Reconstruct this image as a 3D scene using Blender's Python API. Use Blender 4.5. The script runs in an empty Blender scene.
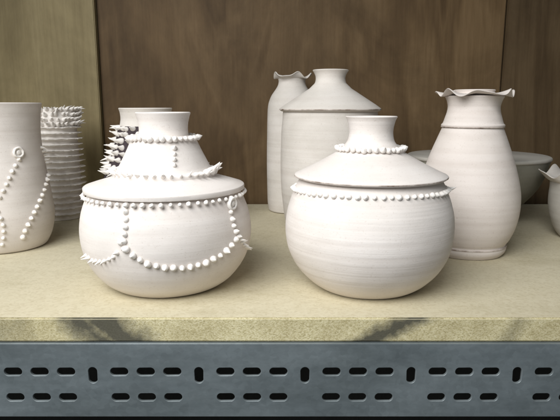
import bpy, bmesh, math, random
from mathutils import Vector, Matrix, noise
random.seed(11)
scene = bpy.context.scene
COL = scene.collection
PI = math.pi
# ------------------------------------------------------------------ camera numbers
F = 550.0; CX, CY = 280.0, 210.0; H = 0.18
TH = math.atan(105/550.0); ct, st = math.cos(TH), math.sin(TH)
CAM = Vector((0, 0, H))
def ray(px, py):
    u = (px-CX)/F; v = (CY-py)/F
    return Vector((u, ct+v*st, -st+v*ct))
def on_shelf(px, py):
    r = ray(px, py); return CAM + r*(-H/r.z)
def on_plane(px, py, y):
    r = ray(px, py); return CAM + r*(y/r.y)
YF = on_shelf(280, 318).y          # front edge of the shelf
YW = on_shelf(280, 203).y          # back wall

# ------------------------------------------------------------------ materials
def new_mat(name):
    m = bpy.data.materials.new(name); m.use_nodes = True
    nt = m.node_tree; b = nt.nodes['Principled BSDF']
    return m, nt, b
def N(nt, t, **kw):
    n = nt.nodes.new(t)
    for k, v in kw.items():
        if k in n.inputs.keys(): n.inputs[k].default_value = v
        else: setattr(n, k, v)
    return n
def ramp(nt, stops):
    n = nt.nodes.new('ShaderNodeValToRGB'); e = n.color_ramp.elements
    e[0].position, e[0].color = stops[0][0], (*stops[0][1], 1)
    e[1].position, e[1].color = stops[1][0], (*stops[1][1], 1)
    for p, c in stops[2:]:
        x = e.new(p); x.color = (*c, 1)
    return n
def coords(nt, scale=(1, 1, 1), loc=(0, 0, 0)):
    t = nt.nodes.new('ShaderNodeTexCoord'); mp = nt.nodes.new('ShaderNodeMapping')
    mp.inputs['Scale'].default_value = scale; mp.inputs['Location'].default_value = loc
    nt.links.new(t.outputs['Object'], mp.inputs['Vector']); return mp.outputs[0]
def math_n(nt, op, a, b=None, c=None):
    n = nt.nodes.new('ShaderNodeMath'); n.operation = op
    for i, v in enumerate((a, b, c)):
        if v is None: continue
        if isinstance(v, (int, float)): n.inputs[i].default_value = v
        else: nt.links.new(v, n.inputs[i])
    return n.outputs[0]
def mixc(nt, fac, a, b, mode='MIX'):
    n = nt.nodes.new('ShaderNodeMix'); n.data_type = 'RGBA'; n.blend_type = mode
    for sock, v in ((n.inputs[0], fac), (n.inputs[6], a), (n.inputs[7], b)):
        if isinstance(v, (int, float)): sock.default_value = v
        elif isinstance(v, tuple): sock.default_value = (*v, 1)
        else: nt.links.new(v, sock)
    return n.outputs[2]

def clay(name, base, dark, seed=0.0, ring=0.2):
    m, nt, b = new_mat(name); L = nt.links.new
    c1 = coords(nt, (14, 14, 22), (seed, seed*2, seed))
    n1 = N(nt, 'ShaderNodeTexNoise', Scale=1.0, Detail=6.0, Roughness=0.62); L(c1, n1.inputs['Vector'])
    r1 = ramp(nt, [(0.3, dark), (0.62, base)]); L(n1.outputs[0], r1.inputs[0])
    # fine specks
    n2 = N(nt, 'ShaderNodeTexNoise', Scale=620.0, Detail=3.0); L(coords(nt), n2.inputs['Vector'])
    r2 = ramp(nt, [(0.26, (0.88, 0.86, 0.84)), (0.40, (1, 1, 1))]); L(n2.outputs[0], r2.inputs[0])
    col = mixc(nt, 1.0, r1.outputs[0], r2.outputs[0], 'MULTIPLY')
    # throwing rings
    c3 = coords(nt, (4, 4, 150), (seed, 0, seed*3))
    n3 = N(nt, 'ShaderNodeTexNoise', Scale=1.0, Detail=3.5, Roughness=0.5); L(c3, n3.inputs['Vector'])
    r3 = ramp(nt, [(0.32, (0.92, 0.905, 0.895)), (0.55, (1, 1, 1))]); L(n3.outputs[0], r3.inputs[0])
    col = mixc(nt, 0.8, col, r3.outputs[0], 'MULTIPLY')
    L(col, b.inputs['Base Color'])
    b.inputs['Roughness'].default_value = 0.9
    b.inputs['Specular IOR Level'].default_value = 0.12
    bp1 = N(nt, 'ShaderNodeBump', Strength=ring, Distance=0.0014); L(n3.outputs[0], bp1.inputs['Height'])
    bp2 = N(nt, 'ShaderNodeBump', Strength=0.12, Distance=0.0005); L(n2.outputs[0], bp2.inputs['Height'])
    L(bp1.outputs[0], bp2.inputs['Normal']); L(bp2.outputs[0], b.inputs['Normal'])
    return m
M_white = clay('white_clay', (0.775, 0.72, 0.68), (0.69, 0.638, 0.595), 0.3, .26)
M_white2 = clay('white_clay_ringed', (0.765, 0.71, 0.67), (0.685, 0.63, 0.585), 2.1, .42)
M_pale = clay('pale_clay', (0.71, 0.66, 0.61), (0.61, 0.565, 0.51), 4.7, .34)
M_pink = clay('pinkish_clay', (0.76, 0.69, 0.645), (0.675, 0.61, 0.56), 6.2, .28)
M_grey = clay('shade_grey_clay', (0.27, 0.257, 0.21), (0.20, 0.188, 0.153), 8.8, .2)  # the wide bowl's shadow is put into this grey base colour
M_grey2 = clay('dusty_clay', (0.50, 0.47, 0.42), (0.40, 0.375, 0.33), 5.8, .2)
M_dark = clay('shade_dark_clay', (0.075, 0.058, 0.062), (0.048, 0.038, 0.042), 9.9, .3)  # shade on the spiked bottle's body, painted in as dark base colour
M_bead = clay('bead_clay', (0.88, 0.84, 0.80), (0.82, 0.775, 0.73), 1.2, .05)
def stain_line():
    m, nt, b = new_mat('brown_edge_stain'); L = nt.links.new
    n = N(nt, 'ShaderNodeTexNoise', Scale=55.0, Detail=5.0, Roughness=.65); L(coords(nt), n.inputs['Vector'])
    r = ramp(nt, [(0.36, (0.18, 0.12, 0.085)), (0.58, (0.62, 0.55, 0.50))]); L(n.outputs[0], r.inputs[0])
    L(r.outputs[0], b.inputs['Base Color']); b.inputs['Roughness'].default_value = .9
    return m
M_stain = stain_line()

def wood(name, c_dark, c_mid, c_light, seed, sx=6, sz=1.2, rough=0.6, fg=.45):
    m, nt, b = new_mat(name); L = nt.links.new
    # broad figure of the veneer
    v = coords(nt, (sx, 1, sz), (seed, 0, seed*1.7))
    w = N(nt, 'ShaderNodeTexNoise', Scale=1.0, Detail=4.5, Roughness=0.52, Distortion=1.5); L(v, w.inputs['Vector'])
    fig = math_n(nt, 'FRACT', math_n(nt, 'MULTIPLY', w.outputs[0], 5.5))
    fig = math_n(nt, 'ABSOLUTE', math_n(nt, 'SUBTRACT', fig, 0.5))
    fig = math_n(nt, 'ADD', math_n(nt, 'MULTIPLY', fig, fg), math_n(nt, 'ADD', math_n(nt, 'MULTIPLY', w.outputs[0], 0.7), 0.15-fg*.25))
    v2 = coords(nt, (190, 1, 9), (seed*3, 0, seed))
    w2 = N(nt, 'ShaderNodeTexNoise', Scale=1.0, Detail=4.0, Roughness=0.7); L(v2, w2.inputs['Vector'])
    r = ramp(nt, [(0.28, c_dark), (0.72, c_light), (0.5, c_mid)]); L(fig, r.inputs[0])
    r2 = ramp(nt, [(0.32, (0.84, 0.825, 0.80)), (0.6, (1, 1, 1))]); L(w2.outputs[0], r2.inputs[0])
    col = mixc(nt, 0.8, r.outputs[0], r2.outputs[0], 'MULTIPLY')
    # blotches
    w3 = N(nt, 'ShaderNodeTexNoise', Scale=5.5, Detail=7.0, Roughness=0.66, Distortion=.5); L(coords(nt, (1, 1, .9), (seed, 0, 0)), w3.inputs['Vector'])
    r3 = ramp(nt, [(0.33, (0.60, 0.57, 0.52)), (0.62, (1.08, 1.06, 1.02))]); L(w3.outputs[0], r3.inputs[0])
    col = mixc(nt, 0.9, col, r3.outputs[0], 'MULTIPLY')
    L(col, b.inputs['Base Color']); b.inputs['Roughness'].default_value = rough
    b.inputs['Specular IOR Level'].default_value = 0.2
    bp = N(nt, 'ShaderNodeBump', Strength=0.3, Distance=0.0012); L(w2.outputs[0], bp.inputs['Height']); L(bp.outputs[0], b.inputs['Normal'])
    return m
M_wall = wood('brown_plywood', (0.090, 0.055, 0.026), (0.138, 0.088, 0.043), (0.176, 0.116, 0.060), 3.1)
M_wall_l = wood('tan_plywood', (0.235, 0.190, 0.102), (0.272, 0.222, 0.122), (0.305, 0.252, 0.143), 7.7, 5, 1.0, .6, .35)
M_wall_r = wood('dark_plywood', (0.060, 0.038, 0.019), (0.091, 0.060, 0.031), (0.116, 0.079, 0.043), 12.4)
M_shade_board = wood('shade_coloured_board', (0.032, 0.031, 0.027), (0.040, 0.038, 0.034), (0.048, 0.045, 0.040), 2.2)  # near-black base colour paints in the shade below the shelf

def chip_front(dark_patches):
    m, nt, b = new_mat('chipboard_edge'); L = nt.links.new
    v = coords(nt, (900, 900, 1250))
    vo = N(nt, 'ShaderNodeTexVoronoi', Scale=1.0); L(v, vo.inputs['Vector'])
    sep = nt.nodes.new('ShaderNodeSeparateColor'); L(vo.outputs['Color'], sep.inputs[0])
    r = ramp(nt, [(0.0, (0.38, 0.325, 0.17)), (1.0, (0.64, 0.58, 0.385)), (0.22, (0.48, 0.42, 0.235)), (0.6, (0.56, 0.50, 0.30))])
    L(sep.outputs[0], r.inputs[0])
    n = N(nt, 'ShaderNodeTexNoise', Scale=30.0, Detail=7.0, Roughness=.65); L(coords(nt), n.inputs['Vector'])
    rn = ramp(nt, [(0.33, (0.80, 0.78, 0.73)), (0.6, (1, 1, 1))]); L(n.outputs[0], rn.inputs[0])
    col = mixc(nt, 1.0, r.outputs[0], rn.outputs[0], 'MULTIPLY')
    # dark diagonal patches at given positions along the edge
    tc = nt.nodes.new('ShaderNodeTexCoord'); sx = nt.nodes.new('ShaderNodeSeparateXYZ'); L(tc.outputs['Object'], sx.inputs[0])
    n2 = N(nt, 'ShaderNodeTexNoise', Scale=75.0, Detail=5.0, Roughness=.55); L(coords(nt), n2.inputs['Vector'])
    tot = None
    for (x0, slope, hw, st_) in dark_patches:
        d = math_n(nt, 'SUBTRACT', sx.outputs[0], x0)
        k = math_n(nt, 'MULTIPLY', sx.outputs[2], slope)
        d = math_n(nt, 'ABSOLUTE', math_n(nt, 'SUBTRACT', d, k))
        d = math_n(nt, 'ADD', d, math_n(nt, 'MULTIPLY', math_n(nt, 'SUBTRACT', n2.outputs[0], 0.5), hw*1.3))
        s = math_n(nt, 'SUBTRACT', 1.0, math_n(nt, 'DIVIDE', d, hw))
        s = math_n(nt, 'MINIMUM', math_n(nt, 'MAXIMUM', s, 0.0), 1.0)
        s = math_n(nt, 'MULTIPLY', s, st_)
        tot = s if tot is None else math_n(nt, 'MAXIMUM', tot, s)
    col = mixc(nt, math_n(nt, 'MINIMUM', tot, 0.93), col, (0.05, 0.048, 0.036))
    L(col, b.inputs['Base Color']); b.inputs['Roughness'].default_value = 0.85
    bp = N(nt, 'ShaderNodeBump', Strength=0.5, Distance=0.0008); L(sep.outputs[1], bp.inputs['Height']); L(bp.outputs[0], b.inputs['Normal'])
    return m
def chip_top():
    m, nt, b = new_mat('chipboard_top'); L = nt.links.new
    n = N(nt, 'ShaderNodeTexNoise', Scale=4.0, Detail=5.0, Roughness=0.5); L(coords(nt), n.inputs['Vector'])
    r = ramp(nt, [(0.3, (0.565, 0.505, 0.36)), (0.68, (0.63, 0.57, 0.42))]); L(n.outputs[0], r.inputs[0])
    vo = N(nt, 'ShaderNodeTexVoronoi', Scale=480.0); L(coords(nt), vo.inputs['Vector'])
    sep = nt.nodes.new('ShaderNodeSeparateColor'); L(vo.outputs['Color'], sep.inputs[0])
    r2 = ramp(nt, [(0.0, (0.87, 0.85, 0.81)), (0.45, (1, 1, 1))]); L(sep.outputs[0], r2.inputs[0])
    col = mixc(nt, 0.8, r.outputs[0], r2.outputs[0], 'MULTIPLY')
    n5 = N(nt, 'ShaderNodeTexNoise', Scale=90.0, Detail=6.0, Roughness=.7); L(coords(nt), n5.inputs['Vector'])
    r5 = ramp(nt, [(0.34, (0.92, 0.905, 0.875)), (0.56, (1, 1, 1))]); L(n5.outputs[0], r5.inputs[0])
    col = mixc(nt, .8, col, r5.outputs[0], 'MULTIPLY')
    # darker rubbed patches
    n4 = N(nt, 'ShaderNodeTexNoise', Scale=5.0, Detail=7.0, Roughness=.7); L(coords(nt, (1, 1.5, 1), (4, 2, 0)), n4.inputs['Vector'])
    r4 = ramp(nt, [(0.28, (0.74, 0.72, 0.65)), (0.46, (1, 1, 1))]); L(n4.outputs[0], r4.inputs[0])
    col = mixc(nt, .8, col, r4.outputs[0], 'MULTIPLY')
    L(col, b.inputs['Base Color']); b.inputs['Roughness'].default_value = 0.75
    b.inputs['Specular IOR Level'].default_value = 0.2
    bp = N(nt, 'ShaderNodeBump', Strength=0.2, Distance=0.0004); L(sep.outputs[1], bp.inputs['Height']); L(bp.outputs[0], b.inputs['Normal'])
    return m
def steel(name, c0, c1, metal, rough):
    m, nt, b = new_mat(name); L = nt.links.new
    n = N(nt, 'ShaderNodeTexNoise', Scale=34.0, Detail=9.0, Roughness=0.72); L(coords(nt, (.4, 1, 1.3)), n.inputs['Vector'])
    r = ramp(nt, [(0.3, c0), (0.7, c1)]); L(n.outputs[0], r.inputs[0])
    # spangle of the zinc
    vo = N(nt, 'ShaderNodeTexVoronoi', Scale=210.0); L(coords(nt), vo.inputs['Vector'])
    sep = nt.nodes.new('ShaderNodeSeparateColor'); L(vo.outputs['Color'], sep.inputs[0])
    r2 = ramp(nt, [(0.0, (0.90, 0.90, 0.90)), (1.0, (1.06, 1.06, 1.06))]); L(sep.outputs[0], r2.inputs[0])
    col = mixc(nt, .8, r.outputs[0], r2.outputs[0], 'MULTIPLY')
    # grime
    n4 = N(nt, 'ShaderNodeTexNoise', Scale=9.0, Detail=8.0, Roughness=.68); L(coords(nt, (1, 1, 2.2), (1, 2, 5)), n4.inputs['Vector'])
    r4 = ramp(nt, [(0.34, (0.62, 0.63, 0.62)), (0.62, (1, 1, 1))]); L(n4.outputs[0], r4.inputs[0])
    col = mixc(nt, .9, col, r4.outputs[0], 'MULTIPLY')
    L(col, b.inputs['Base Color']); b.inputs['Metallic'].default_value = metal
    b.inputs['Roughness'].default_value = rough
    bp = N(nt, 'ShaderNodeBump', Strength=0.12, Distance=0.0005); L(n.outputs[0], bp.inputs['Height']); L(bp.outputs[0], b.inputs['Normal'])
    return m
M_steel = steel('galvanised_steel', (0.142, 0.168, 0.180), (0.200, 0.231, 0.244), .3, .45)
M_steel_edge = steel('worn_steel_edge', (0.18, 0.208, 0.218), (0.24, 0.27, 0.28), .3, .45)

# ------------------------------------------------------------------ object helpers
def link_mesh(name, me, mat, parent=None):
    o = bpy.data.objects.new(name, me); COL.objects.link(o)
    if mat is not None and not me.materials: me.materials.append(mat)
    if parent: o.parent = parent
    return o
def from_bm(name, bm, mat, parent=None, smooth=True, ang=38):
    bmesh.ops.recalc_face_normals(bm, faces=bm.faces[:])
    me = bpy.data.meshes.new(name); bm.to_mesh(me); bm.free()
    if smooth:
        for p in me.polygons: p.use_smooth = True
        me.set_sharp_from_angle(angle=math.radians(ang))
    return link_mesh(name, me, mat, parent)
def thing(name, loc, label, cat, group=None):
    o = bpy.data.objects.new(name, None); COL.objects.link(o); o.location = loc
    o.empty_display_size = 0.02
    o['label'] = label; o['category'] = cat
    if group: o['group'] = group
    return o
def box_bm(bm, x0, x1, y0, y1, z0, z1):
    vs = [bm.verts.new(p) for p in ((x0,y0,z0),(x1,y0,z0),(x1,y1,z0),(x0,y1,z0),(x0,y0,z1),(x1,y0,z1),(x1,y1,z1),(x0,y1,z1))]
    for f in ((0,3,2,1),(4,5,6,7),(0,1,5,4),(1,2,6,5),(2,3,7,6),(3,0,4,7)): bm.faces.new([vs[i] for i in f])

def smooth_curve(pts, n=8):
    out = []
    for i in range(len(pts)-1):
        p0 = pts[max(i-1, 0)]; p1 = pts[i]; p2 = pts[i+1]; p3 = pts[min(i+2, len(pts)-1)]
        for k in range(n):
            t = k/n; q = []
            for a in range(2):
                q.append(0.5*((2*p1[a]) + (-p0[a]+p2[a])*t + (2*p0[a]-5*p1[a]+4*p2[a]-p3[a])*t*t + (-p0[a]+3*p1[a]-3*p2[a]+p3[a])*t**3))
            out.append(tuple(q))
    out.append(pts[-1]); return out
def wob(phi, z, seed, amp):
    return 1 + amp*noise.noise(Vector((math.cos(phi)*1.1+seed, math.sin(phi)*1.1, z*14))) + amp*.35*noise.noise(Vector((math.cos(phi)*3+seed, math.sin(phi)*3, z*60)))
def lathe(prof, seg=112, seed=0.0, amp=0.010, cap0=True, cap1=True, mod=None):
    """prof: list of (r, z)."""
    bm = bmesh.new(); rows = []
    for i, (r, z) in enumerate(prof):
        row = []
        for k in range(seg):
            ph = 2*PI*k/seg
            rr = r*wob(ph, z, seed, amp); zz = z
            if mod: rr, zz = mod(ph, rr, zz, i)
            row.append(bm.verts.new((rr*math.cos(ph), rr*math.sin(ph), zz)))
        rows.append(row)
    for a, b in zip(rows, rows[1:]):
        for k in range(seg):
            bm.faces.new((a[k], a[(k+1) % seg], b[(k+1) % seg], b[k]))
    if cap0: bm.faces.new(rows[0][::-1])
    if cap1: bm.faces.new(rows[-1])
    return bm

class Pot:
    """a thing standing on the shelf; profile rows are measured heights and half widths."""
    def __init__(s, name, px, py, label, cat, seed):
        p = on_shelf(px, py); s.p = p; s.py = py; s.seed = seed
        s.root = thing(name, (p.x, p.y, 0.0006), label, cat)
        s.k = p.y/ray(px, py).y          # depth
        s.surf = []                       # outer (z, r)
        s.decor = []                      # (kind, pos, normal, size)
    def u(s, hw): return hw/F*s.k         # size at this depth
    def rz(s, py, hw):
        r = ray(CX, py); t = s.p.y/r.y
        return (hw/F*t, max(0.0, H+t*r.z))
    def rows(s, rows): return [s.rz(*q) for q in rows]
    def part(s, name, rows, mat, smooth=0, inner=None, depth=None, bottom=True, surf=True, amp=0.010, mod=None, seg=112, label=None, ang=38):
        pr = s.rows(rows)
        if smooth: pr = smooth_curve(pr, smooth)
        if surf: s.surf += [(z, r) for r, z in pr]
        if inner:                          # hollow: turn over the lip and go down inside
            th = s.u(inner); r, z = pr[-1]
            lip = [(r-th*.25, z+th*.28), (r-th*.7, z+th*.22), (r-th, z-th*.2)]
            ins = []
            for (r2, z2) in reversed(pr[:-1]):
                if z-z2 > (depth or 1e9): break
                ins.append((max(r2-th, 0.002), z2))
            if ins and not depth: ins[-1] = (ins[-1][0], ins[-1][1]+th)
            pr = pr+lip+ins
        o = from_bm(name, lathe(pr, seg, s.seed, amp, bottom, True, mod), mat, s.root, True, ang)
        if label: o['label'] = label
        return o
    def stain(s, rows, amp=.010):
        """thin, patchy brown line left along a turned edge (closed ring of small section)"""
        pr = s.rows(rows); bm = lathe(pr+[pr[0]], 112, s.seed, amp, False, False)
        bmesh.ops.remove_doubles(bm, verts=bm.verts[:], dist=1e-7)
        o = from_bm('edge_line', bm, M_stain, s.root, True, 60); o['label'] = 'thin patchy brown line along the edge'
    def rad(s, z):
        best = 0.0
        pts = s.surf
        for (z0, r0), (z1, r1) in zip(pts, pts[1:]):
            a, b = (z0, z1) if z0 <= z1 else (z1, z0)
            if a <= z <= b and b-a < 0.08:
                t = 0 if z1 == z0 else (z-z0)/(z1-z0)
                best = max(best, r0+(r1-r0)*t)
        return best
    def norm(s, z, ph):
        e = 0.0012
        r0, r1 = s.rad(z-e), s.rad(z+e)
        if r0 <= 0 or r1 <= 0: sl = 0
        else: sl = max(-1.2, min(1.2, (r1-r0)/(2*e)))
        return Vector((math.cos(ph), math.sin(ph), -sl)).normalized()
    def ring(s, kind, py, n, size, hw=None, jit=0.15, tilt=None, ph0=0.0, lift=0.0):
        z = s.rz(py, 1)[1]; r0 = s.u(hw) if hw else s.rad(z)
        for i in range(n):
            ph = 2*PI*(i+random.uniform(-jit, jit))/n+ph0
            zz = z+random.uniform(-jit, jit)*s.u(size)*1.0+s.u(lift)*max(0, -math.sin(ph))
            r = r0 if hw else s.rad(zz)
            nn = s.norm(z, ph) if tilt is None else Vector((math.cos(ph), math.sin(ph), tilt)).normalized()
            rr = r*wob(ph, z, s.seed, .010)
            s.decor.append((kind, Vector((rr*math.cos(ph), rr*math.sin(ph), zz)), nn, s.u(size)*random.uniform(.84, 1.14)))
    def hit(s, px, py):
        d = ray(px, py); t = s.k-s.u(110); dt = s.u(0.5)
        for _ in range(600):
            q = CAM+d*t; lx, ly, z = q.x-s.p.x, q.y-s.p.y, q.z
            if z > 0 and math.hypot(lx, ly) <= s.rad(z): return Vector((lx, ly, z))
            t += dt
        return None
    def put(s, kind, px, py, size, out=0.0, flat=False):
        q = s.hit(px, py)
        if q is None: return
        ph = math.atan2(q.y, q.x)
        nn = Vector((math.cos(ph), math.sin(ph), 0)) if flat else s.norm(q.z, ph)
        s.decor.append((kind, q+nn*s.u(out), nn, s.u(size)))
    def strand(s, kind, path, step, size, mirror=False):
        # beads pressed on along a path over the near side
        pts = []
        for a, b in zip(path, path[1:]):
            L = math.hypot(b[0]-a[0], b[1]-a[1]); n = max(1, int(L*2))
            pts += [(a[0]+(b[0]-a[0])*i/n, a[1]+(b[1]-a[1])*i/n) for i in range(n)]
        pts.append(path[-1]); last = None; D = s.u(step)
        for p in pts:
            q = s.hit(*p)
            if q is None: continue
            if last is None or (q-last).length >= D*random.uniform(.96, 1.04):
                ph = math.atan2(q.y, q.x); last = q
                for m in ((0, 1) if mirror else (0,)):
                    qq = Vector((q.x, -q.y, q.z)) if m else q
                    pp = math.atan2(qq.y, qq.x)
                    s.decor.append((kind, qq, s.norm(q.z, pp), s.u(size)*random.uniform(.88, 1.12)))
    def finish(s, mat):
        tocam = Vector((CAM.x-s.p.x, CAM.y-s.p.y, 0)).normalized()
        count = {}; rest = {}
        items = sorted(s.decor, key=lambda d: -(Vector((d[1].x, d[1].y, 0)).normalized().dot(tocam)))
        for kind, pos, nn, size in items:
            front = Vector((pos.x, pos.y, 0)).normalized().dot(tocam)
            j = .08 if kind != 'clay_coil' else 0
            nn = (nn+Vector((random.uniform(-j, j), random.uniform(-j, j), random.uniform(-j, j)))).normalized()
            q = nn.to_track_quat('Z', 'Y').to_matrix().to_4x4() @ Matrix.Rotation(random.uniform(0, 6.28), 4, 'Z')
            sc = Matrix.Diagonal((size*random.uniform(.92, 1.08), size*random.uniform(.92, 1.08), size*random.uniform(.88, 1.15), 1))
            Mx = Matrix.Translation(pos) @ q @ sc
            me = random.choice(DEC[kind])
            if front > -0.25 and count.get(kind, 0) < 99:
                count[kind] = count.get(kind, 0)+1
                o = bpy.data.objects.new(kind, me); COL.objects.link(o); o.parent = s.root; o.matrix_local = Mx
            else: rest.setdefault(kind, []).append((me, Mx))
        for kind, lst in rest.items():
            bm = bmesh.new()
            for me, Mx in lst:
                m2 = me.copy(); m2.transform(Mx); bm.from_mesh(m2); bpy.data.meshes.remove(m2)
            o = from_bm(kind, bm, M_bead, s.root); o['kind'] = 'stuff'

# ------------------------------------------------------------------ pressed-on decoration (unit size, pointing +Z)
def knob_mesh(name, prof, seg, bend=0.0, seed=0):
    rnd = random.Random(seed); bm = bmesh.new(); rows = []
    for r, z in prof:
        row = []
        for k in range(seg):
            a = 2*PI*k/seg; rr = r*(1+rnd.uniform(-.06, .06))
            row.append(bm.verts.new((rr*math.cos(a)+bend*max(z, 0)**2, rr*math.sin(a), z)))
        rows.append(row)
    for a, b in zip(rows, rows[1:]):
        for k in range(seg): bm.faces.new((a[k], a[(k+1) % seg], b[(k+1) % seg], b[k]))
    bm.faces.new(rows[0][::-1]); bm.faces.new(rows[-1])
    bmesh.ops.recalc_face_normals(bm, faces=bm.faces[:])
    me = bpy.data.meshes.new(name); bm.to_mesh(me); bm.free()
    for p in me.polygons: p.use_smooth = True
    me.materials.append(M_bead); return me
DEC = {
 'bead': [knob_mesh('bead', [(.75,-.35),(.98,.05),(1.02,.35),(.91,.72),(.68,1.01),(.41,1.19+.05*i),(.19,1.30+.10*i),(.05,1.37+.14*i)], 14, .04*i-.04, i) for i in range(4)],
 'spike': [knob_mesh('spike', [(1.0,-.4),(1.0,.15),(.82,.65),(.60,1.2),(.38,1.8),(.19,2.3+.15*i),(.05,2.65+.2*i)], 12, .06*i-.05, 20+i) for i in range(4)],
 'clay_coil': [knob_mesh('clay_coil', [(.9,-.2),(1.03,.15),(1.0,.42),(.85,.55),(.68,.45),(.6,.2),(.45,.2),(.36,.42),(.2,.5),(.04,.45)], 24, 0, 40)],
}

# ================================================================== the setting
def panel(name, x0, x1, y0, y1, mat, label, cat='wall panel', z0=-0.022, z1=1.1):
    bm = bmesh.new(); box_bm(bm, x0, x1, y0, y1, z0, z1)
    bmesh.ops.bevel(bm, geom=bm.edges[:], offset=0.0015, segments=2, affect='EDGES')
    o = from_bm(name, bm, mat, None, True, 50); o['kind'] = 'structure'; o['label'] = label; o['category'] = cat
    return o
xl = on_plane(97, 60, YW-0.012).x; xr = on_plane(503, 60, YW).x
panel('wall_left', -1.6, xl, YW-0.012, YW+0.02, M_wall_l, 'pale tan plywood sheet at the left of the back wall')
panel('wall', xl+0.001, xr-0.0012, YW, YW+0.018, M_wall, 'brown plywood sheet behind the pots in the middle of the wall')
panel('wall_right', xr+0.0012, 1.6, YW-0.001, YW+0.018, M_wall_r, 'dark brown plywood sheet right of the narrow vertical joint')
panel('wall_below', -1.6, 1.6, YW-0.006, YW+0.012, M_shade_board, 'lower wall board, coloured dark to stand in for shade under the shelf', 'wall panel', -0.8, -0.024)

# shelf board
zb = on_plane(280, 342, YF).z
bm = bmesh.new(); box_bm(bm, -1.3, 1.3, YF, YW-0.013, zb, 0)
bmesh.ops.bevel(bm, geom=[e for e in bm.edges if abs(e.verts[0].co.y-YF) < 1e-5 and abs(e.verts[1].co.y-YF) < 1e-5], offset=0.0014, segments=3, affect='EDGES')
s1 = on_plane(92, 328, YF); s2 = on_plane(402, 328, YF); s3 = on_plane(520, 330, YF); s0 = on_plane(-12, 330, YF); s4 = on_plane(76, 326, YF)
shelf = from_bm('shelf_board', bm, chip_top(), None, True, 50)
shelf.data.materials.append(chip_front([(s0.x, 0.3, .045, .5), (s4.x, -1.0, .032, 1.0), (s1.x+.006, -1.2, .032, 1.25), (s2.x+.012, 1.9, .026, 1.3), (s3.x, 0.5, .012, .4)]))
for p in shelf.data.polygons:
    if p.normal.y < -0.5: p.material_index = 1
shelf['label'] = 'pale chipboard shelf with a crumbly front edge under all the pots'; shelf['category'] = 'shelf'

# slotted steel angle
ym = YF-0.003; T = 0.002
zt = on_plane(280, 344.0, ym).z; zbm = on_plane(280, 416, ym).z
cu = bpy.data.curves.new('front_flange', 'CURVE'); cu.dimensions = '2D'; cu.fill_mode = 'BOTH'
cu.extrude = T/2; cu.bevel_depth = 0.0004; cu.bevel_resolution = 1
def spl(pts):
    s = cu.splines.new('POLY'); s.points.add(len(pts)-1)
    for q, (x, z) in zip(s.points, pts): q.co = (x, z, 0, 1)
    s.use_cyclic_u = True
spl([(-1.3, zbm), (1.3, zbm), (1.3, zt), (-1.3, zt)])
def slot(cx, cz, w, h):
    r = min(w, h)/2; pts = []
    for k in range(24):
        a = 2*PI*k/24; x, z = r*math.cos(a), r*math.sin(a)
        x += (w/2-r)*(1 if math.cos(a) >= 0 else -1) if w > h else 0
        z += (h/2-r)*(1 if math.sin(a) >= 0 else -1) if h > w else 0
        pts.append((cx+x, cz+z))
    spl(pts)
P0 = on_plane(93, 375, ym); P1 = on_plane(199, 375, ym); pitch = P1.x-P0.x
pxm = pitch/106
zr1 = on_plane(280, 371.5, ym).z; zr2 = on_plane(280, 397, ym).z; zv = on_plane(280, 375, ym).z
for i in range(-9, 14):
    x0 = P0.x+i*pitch
    if abs(x0) > 1.15: continue
    slot(x0, zv, 10*pxm, 18*pxm)
    for k in (1, 2, 3):
        slot(x0+k*pitch/4, zr1, 19*pxm, 9.5*pxm)
        slot(x0+k*pitch/4, zr2, 19*pxm, 9.5*pxm)
tmp = bpy.data.objects.new('tmp', cu); COL.objects.link(tmp)
dg = bpy.context.evaluated_depsgraph_get(); dg.update()
me = bpy.data.meshes.new_from_object(tmp.evaluated_get(dg))
bpy.data.objects.remove(tmp)
me.transform(Matrix.Rotation(PI/2, 4, 'X')); me.transform(Matrix.Translation((0, ym+T/2, 0)))
me.name = 'front_flange'; me.materials.clear(); me.materials.append(M_steel); me.materials.append(M_steel_edge)
for p in me.polygons:
    if abs(p.normal.y) < 0.97: p.material_index = 1
angle = thing('slotted_steel_angle', (0, YF, zt), 'grey slotted steel angle running under the front edge of the shelf', 'shelf rail')
fl = link_mesh('front_flange', me, M_steel, angle); fl.location = (0, -YF, -zt)
bm = bmesh.new(); box_bm(bm, -1.3, 1.3, ym+T+0.0008, ym+0.045, zb-0.0024, zb-0.0004)
o = from_bm('shelf_flange', bm, M_steel, angle, False); o.location = (0, -YF, -zt)

# ================================================================== the pots
# --- round pot with garlands, front left
A = Pot('garlanded_pot', 169.5, 281, 'squat white clay pot with looping bead garlands and a spiked shoulder', 'pot', 1.0)
A.part('body', [(281,51),(278.5,56),(272,64.5),(260,74),(245,80.8),(228,83.3),(212,81.8),(200,78.2),(192,74.5),(186,70)], M_white, 6)
A.part('shoulder', [(189.8,70),(189.5,77.3),(188.9,78.3),(188.2,78.6),(185.4,78.7),(184.7,78.4),(184.2,77.7),(181.6,69.5),(178.8,60),(176.8,53.5),(174.6,50),(172,42)], M_white, 0, ang=25)
A.part('collar', [(177,47.5),(176.4,50.4),(173.6,50.9),(171.6,50.2),(170.4,47.6),(166,44.5),(158,40.5),(149,36),(141,32.5),(138,32),(136,29)], M_white, 0, ang=30)
A.part('neck', [(140,25.5),(133,24.2),(126,24.2),(119,25.5),(113.5,27.2)], M_white, 5, inner=2.6)
A.ring('bead', 138, 36, 2.5, hw=31.5, tilt=.15)
A.ring('spike', 171, 40, 2.1, hw=48.0, tilt=.3)
A.strand('bead', [(174,149),(174,168)], 5.2, 2.3, True)
A.ring('bead', 192.2, 62, 2.0, hw=75.6, tilt=-.1, jit=.08)
A.strand('bead', [(127,206),(126.5,214),(126.5,225),(125,238),(124,250)], 6.0, 2.7)
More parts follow.
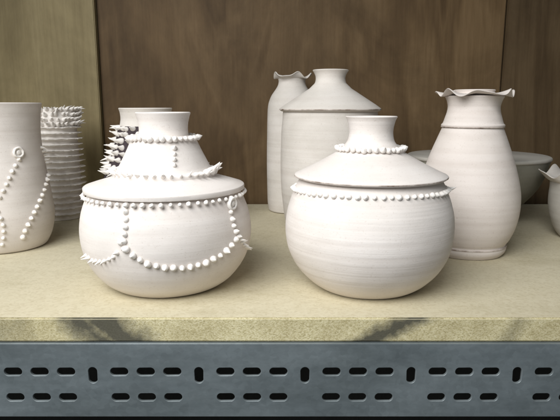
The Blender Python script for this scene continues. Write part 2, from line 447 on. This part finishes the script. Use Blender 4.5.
A.strand('bead', [(121,243),(126,249),(135,258),(148,264.5),(165,268),(185,268.5),(204,264),(220,256),(230,247),(237,238)], 7.0, 2.85, True)
A.strand('bead', [(230.5,213),(231.5,219),(234,230),(239,239)], 6.0, 2.5)
A.strand('spike', [(86,256),(92,261),(102,262.5),(112,259),(120,251)], 6.0, 2.0)
A.strand('spike', [(239,240),(244,246),(248,249)], 5, 2.1)
A.put('clay_coil', 229.5, 204, 5.6, out=1.8, flat=True)
for ph, sz in ((-0.45, 3.2), (-0.28, 4.1), (-0.08, 3.8), (0.15, 3.2), (PI+.15, 2.6)):
    r = A.u(47.5); z = A.rz(170.5, 1)[1]
    A.decor.append(('spike', Vector((r*math.cos(ph), r*math.sin(ph), z)), Vector((math.cos(ph), math.sin(ph), .9)).normalized(), A.u(sz)))
A.finish(M_bead)

# --- round pot with wide shoulder plate, front right
B = Pot('flat_shouldered_pot', 366.5, 284, 'round white pot with a wide overhanging shoulder and one bead ring around it', 'pot', 3.0)
B.part('body', [(284,46),(281.5,51),(275,60),(263,71),(247,79.2),(230,82.5),(214,82),(200,79),(190,75.5),(182,72),(176,68)], M_white2, 6)
B.part('shoulder', [(178.0,68),(177.4,74.0),(176.5,75.5),(175.0,75.7),(174.0,74.6),(171.5,69),(165,56),(159,45),(154.5,37),(151,31),(148,28)], M_white2, 0, amp=.014, ang=25)
B.stain([(176.4,75.2),(176.2,75.95),(175.5,76.05),(175.2,75.3)], .014)
B.part('neck', [(153,31.5),(149,29.5),(146,26.5),(141,23.2),(134,21.8),(127,22.4),(121,24),(117.5,25.8)], M_white2, 5, inner=2.6)
B.ring('bead', 149, 36, 2.5, hw=31.0, tilt=.5)
B.ring('bead', 188.8, 64, 2.45, tilt=0.0, jit=.10, lift=2.6)
r = B.u(75.5); z = B.rz(189.5, 1)[1]
B.decor.append(('spike', Vector((r*math.cos(-.05), r*math.sin(-.05), z)), Vector((1, -.05, .3)).normalized(), B.u(2.6)))
B.finish(M_bead)

# --- tall bottle with frilled collar, right
def frill(r_in, r_out, k, amp, seed):
    def mod(ph, r, z, i):
        f = max(0.0, min(1.0, (r-r_in)/(r_out-r_in)))
        wv = math.sin(k*ph+seed)+.45*math.sin((k*1.0+3)*ph+seed*2.3)
        return r*(1+.05*f*math.sin((k-2)*ph+seed)), z+amp*f*f*wv
    return mod
def frill_part(P, name, y_in, hw_in, y_out, hw_out, mat, k, amp, seed, th=1.6):
    t = P.u(th)
    ri, zi = P.rz(y_in, hw_in); ro, zo = P.rz(y_out, hw_out)
    prof = []
    n = 10
    for i in range(n+1):
        f = i/n; prof.append((ri+(ro-ri)*f, zi+(zo-zi)*f**1.5))
    top = [(r-(t*.1 if i else 0), z+t*(1-.35*(i/n))) for i, (r, z) in enumerate(prof)][::-1]
    pr = prof+[(prof[-1][0]+t*.35, prof[-1][1]+t*.32)]+top
    bm = lathe(pr, 160, seed, .008, False, False, frill(ri, ro, k, P.u(amp), seed))
    bm.verts.ensure_lookup_table(); S = 160; last = (len(pr)-1)*S
    for q in range(S):
        bm.faces.new((bm.verts[last+q], bm.verts[last+(q+1) % S], bm.verts[(q+1) % S], bm.verts[q]))
    return from_bm(name, bm, mat, P.root, True, 60)
D = Pot('frilled_bottle', 464.5, 251, 'tall pale teardrop bottle with a wavy frilled collar at right', 'bottle', 5.0)
D.part('body', [(251,35),(248,37.5),(245,38.6),(242.5,38.4),(240.5,38.0),(236,41.0),(226,45.2),(213,48.0),(200,48.8),(186,47.5),(169,43.6),(152,38.2),(138,33.0),(126,28.4)], M_pink, 5)
D.part('neck', [(128,29.0),(126.8,30.2),(125,30.3),(123.5,28.9),(118,27.2),(112,25.6),(106.5,25.2),(101,26.5),(97.2,28.4)], M_pink, 4, inner=3)
D.stain([(127.9,29.8),(127.6,30.55),(127.0,30.65),(126.8,29.9)])
D.stain([(243.0,38.3),(242.7,39.0),(241.9,38.95),(241.6,38.2)])
D.part('rim', [(100,19.5),(95.5,18.8),(92.4,19.0),(90.8,19.6)], M_pink, 4, inner=2.0)
frill_part(D, 'frilled_collar', 95.6, 17.0, 94.2, 36.8, M_pink, 7, 2.6, 1.1, 1.4)
D.finish(M_bead)

# --- large shouldered bottle behind
E = Pot('shouldered_bottle', 328, 230, 'large white bottle with sloping shoulder and short flared neck, behind front pot', 'bottle', 7.0)
E.part('body', [(230,39),(227,41),(215,44),(190,47.2),(160,48.4),(135,48.2),(120,47.4),(112,46.8),(109,44)], M_pale, 5)
E.part('shoulder', [(112.5,45),(111.5,49),(110.2,50.3),(109,50.2),(107.6,48.5),(105,45),(100,37.5),(94,28.5),(89,21),(85,17),(82,14)], M_pale, 0, amp=.012, ang=25)
E.stain([(110.5,50.0),(110.2,50.6),(109.5,50.6),(109.3,50.0)], .012)
E.part('neck', [(86,17.5),(83,15.5),(79,14.8),(75,15.6),(71,18)], M_pale, 5, inner=2.2)
E.finish(M_bead)
# --- slender bottle behind that one
G = Pot('slender_bottle', 291.5, 210, 'slender pale bottle with a wavy lip, half hidden against the wall', 'bottle', 9.0)
G.part('body', [(210,21.5),(208,23),(195,24.3),(160,24.8),(125,24.6),(110,24.2),(103,23.2),(96,20.5),(90,16.5),(86,14.2),(82,13.4),(79,14)], M_pale, 5, inner=1.8)
frill_part(G, 'wavy_lip', 79.5, 12.8, 76.5, 18.5, M_pale, 5, 2.2, 2.0, 1.7)
G.finish(M_bead)

# --- wide bowl behind the frilled bottle
K = Pot('wide_bowl', 472.5, 219, 'wide bowl with shade put into its grey colour, behind the frilled bottle', 'bowl', 11.0)
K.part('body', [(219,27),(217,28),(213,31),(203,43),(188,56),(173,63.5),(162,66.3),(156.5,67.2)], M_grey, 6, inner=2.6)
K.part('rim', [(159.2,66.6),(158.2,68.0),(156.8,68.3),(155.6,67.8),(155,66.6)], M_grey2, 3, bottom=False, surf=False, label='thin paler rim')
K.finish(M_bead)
# --- small frilled bowl at the right frame edge
Q = Pot('frilled_bowl', 582, 238, 'small pale bowl with a curled frilled rim, cut off at the right edge', 'bowl', 13.0)
Q.part('body', [(238,20),(236,22),(229,27),(218,31.5),(206,34),(196,34.5),(188,34.2),(182,34.5)], M_grey2, 6, inner=2.4)
frill_part(Q, 'frilled_rim', 183.0, 32.6, 174.5, 43.5, M_pale, 7, 3.6, 0.4, 1.8)
Q.finish(M_bead)

# --- tall jar at the left frame edge
R = Pot('beaded_jar', 5, 245, 'tall smooth white jar with slanting bead strings at the left edge', 'jar', 15.0)
R.part('body', [(245,38),(242.5,41),(232,46),(216,49),(198,48),(178,46),(160,44),(145,43),(130,43),(115,44.5),(104,46.5)], M_white, 6, inner=3)
R.strand('bead', [(47,176),(44,190),(38,205),(32,217),(26,228),(22,240)], 6.2, 2.3)
R.strand('bead', [(19,160),(12,172),(6,186),(0,198)], 6.2, 2.0)
R.strand('bead', [(-2,212),(3,224),(4,236),(2,246)], 6.2, 2.0)
R.strand('spike', [(41,148),(44,156),(45,162)], 5, 1.9)
R.put('clay_coil', 18, 153, 5.0)
R.finish(M_bead)

# --- ribbed cylinder pot
S = Pot('ribbed_vase', 61, 217, 'narrow pale ribbed vase with spiky top rows behind the left jar', 'vase', 17.0)
rows = [(217,21)]
y = 215.0
while y > 127:
    rows += [(y,21.4),(y-2.0,21.4),(y-3.4,25.4),(y-3.9,25.7),(y-4.7,21.5)]
    y -= 5.6
rows += [(124,22.6),(116,22.6),(110,22.8)]
r_lo, r_hi = S.u(22), S.u(25)
def jag(ph, r, z, i):
    f = max(0.0, min(1.0, (r-r_lo)/(r_hi-r_lo)))
    if z > S.rz(126, 1)[1]: return r, z
    n = noise.noise(Vector((math.cos(ph)*16, math.sin(ph)*16, z*260)))
    n2 = noise.noise(Vector((math.cos(ph)*3+5, math.sin(ph)*3, z*260)))
    return r*(1+.10*f*n), z+f*S.u(.5)*n2
S.part('body', rows, M_bead, 0, inner=2, ang=40, mod=jag, seg=200)
for py, n, sz in ((109.5, 30, 1.9), (114.5, 30, 2.0), (119.5, 30, 2.0), (124, 30, 2.0)): S.ring('spike', py, n, sz, hw=22.4, tilt=.55, jit=.3)
S.finish(M_bead)

# --- spiked bottle behind the garlanded pot
U = Pot('spiked_bottle', 151, 231, 'bottle bristling with white spikes, body shade put into its colour, behind the garlanded pot', 'bottle', 19.0)
U.part('body', [(231,36),(228,39),(215,45),(195,47),(178,43),(160,36.5),(143,31),(130,27.5),(126,26)], M_dark, 5, label='body under the spikes, its shade painted in dark purplish')
U.part('neck', [(129,26.8),(127,26),(120,24.6),(113,25),(109,26.3)], M_pale, 5, inner=2.4)
for py, n in ((128, 22), (134, 22), (140, 23), (146, 24), (152, 25), (158, 26), (164, 27), (170, 28)): U.ring('spike', py, n, 2.55, tilt=.2, jit=.35)
U.finish(M_bead)

# ================================================================== light
w = bpy.data.worlds.new('World'); scene.world = w; w.use_nodes = True
w.node_tree.nodes['Background'].inputs[0].default_value = (0.84, 0.94, 1.0, 1)
w.node_tree.nodes['Background'].inputs[1].default_value = 0.115
def area(name, loc, tgt, sx, sy, power, col, spread=180):
    l = bpy.data.lights.new(name, 'AREA'); l.shape = 'RECTANGLE'; l.size = sx; l.size_y = sy; l.energy = power; l.color = col
    l.spread = math.radians(spread)
    o = bpy.data.objects.new(name, l); COL.objects.link(o); o.location = loc
    o.rotation_euler = (Vector(tgt)-Vector(loc)).to_track_quat('-Z', 'Y').to_euler(); return o
area('window_light', (-0.40, -0.16, 0.72), (0.0, 0.47, 0.03), 0.95, 0.75, 8.2, (0.985, 1.0, 1.0), 108)

# ================================================================== camera
cd = bpy.data.cameras.new('Camera'); cam = bpy.data.objects.new('Camera', cd); COL.objects.link(cam)
cam.location = CAM; cam.rotation_euler = (PI/2-TH, 0, 0)
cd.sensor_width = 36; cd.lens = 36*F/560; cd.clip_start = 0.01; cd.clip_end = 50
scene.camera = cam
scene.view_settings.view_transform = 'Standard'; scene.view_settings.look = 'None'; scene.view_settings.exposure = 0
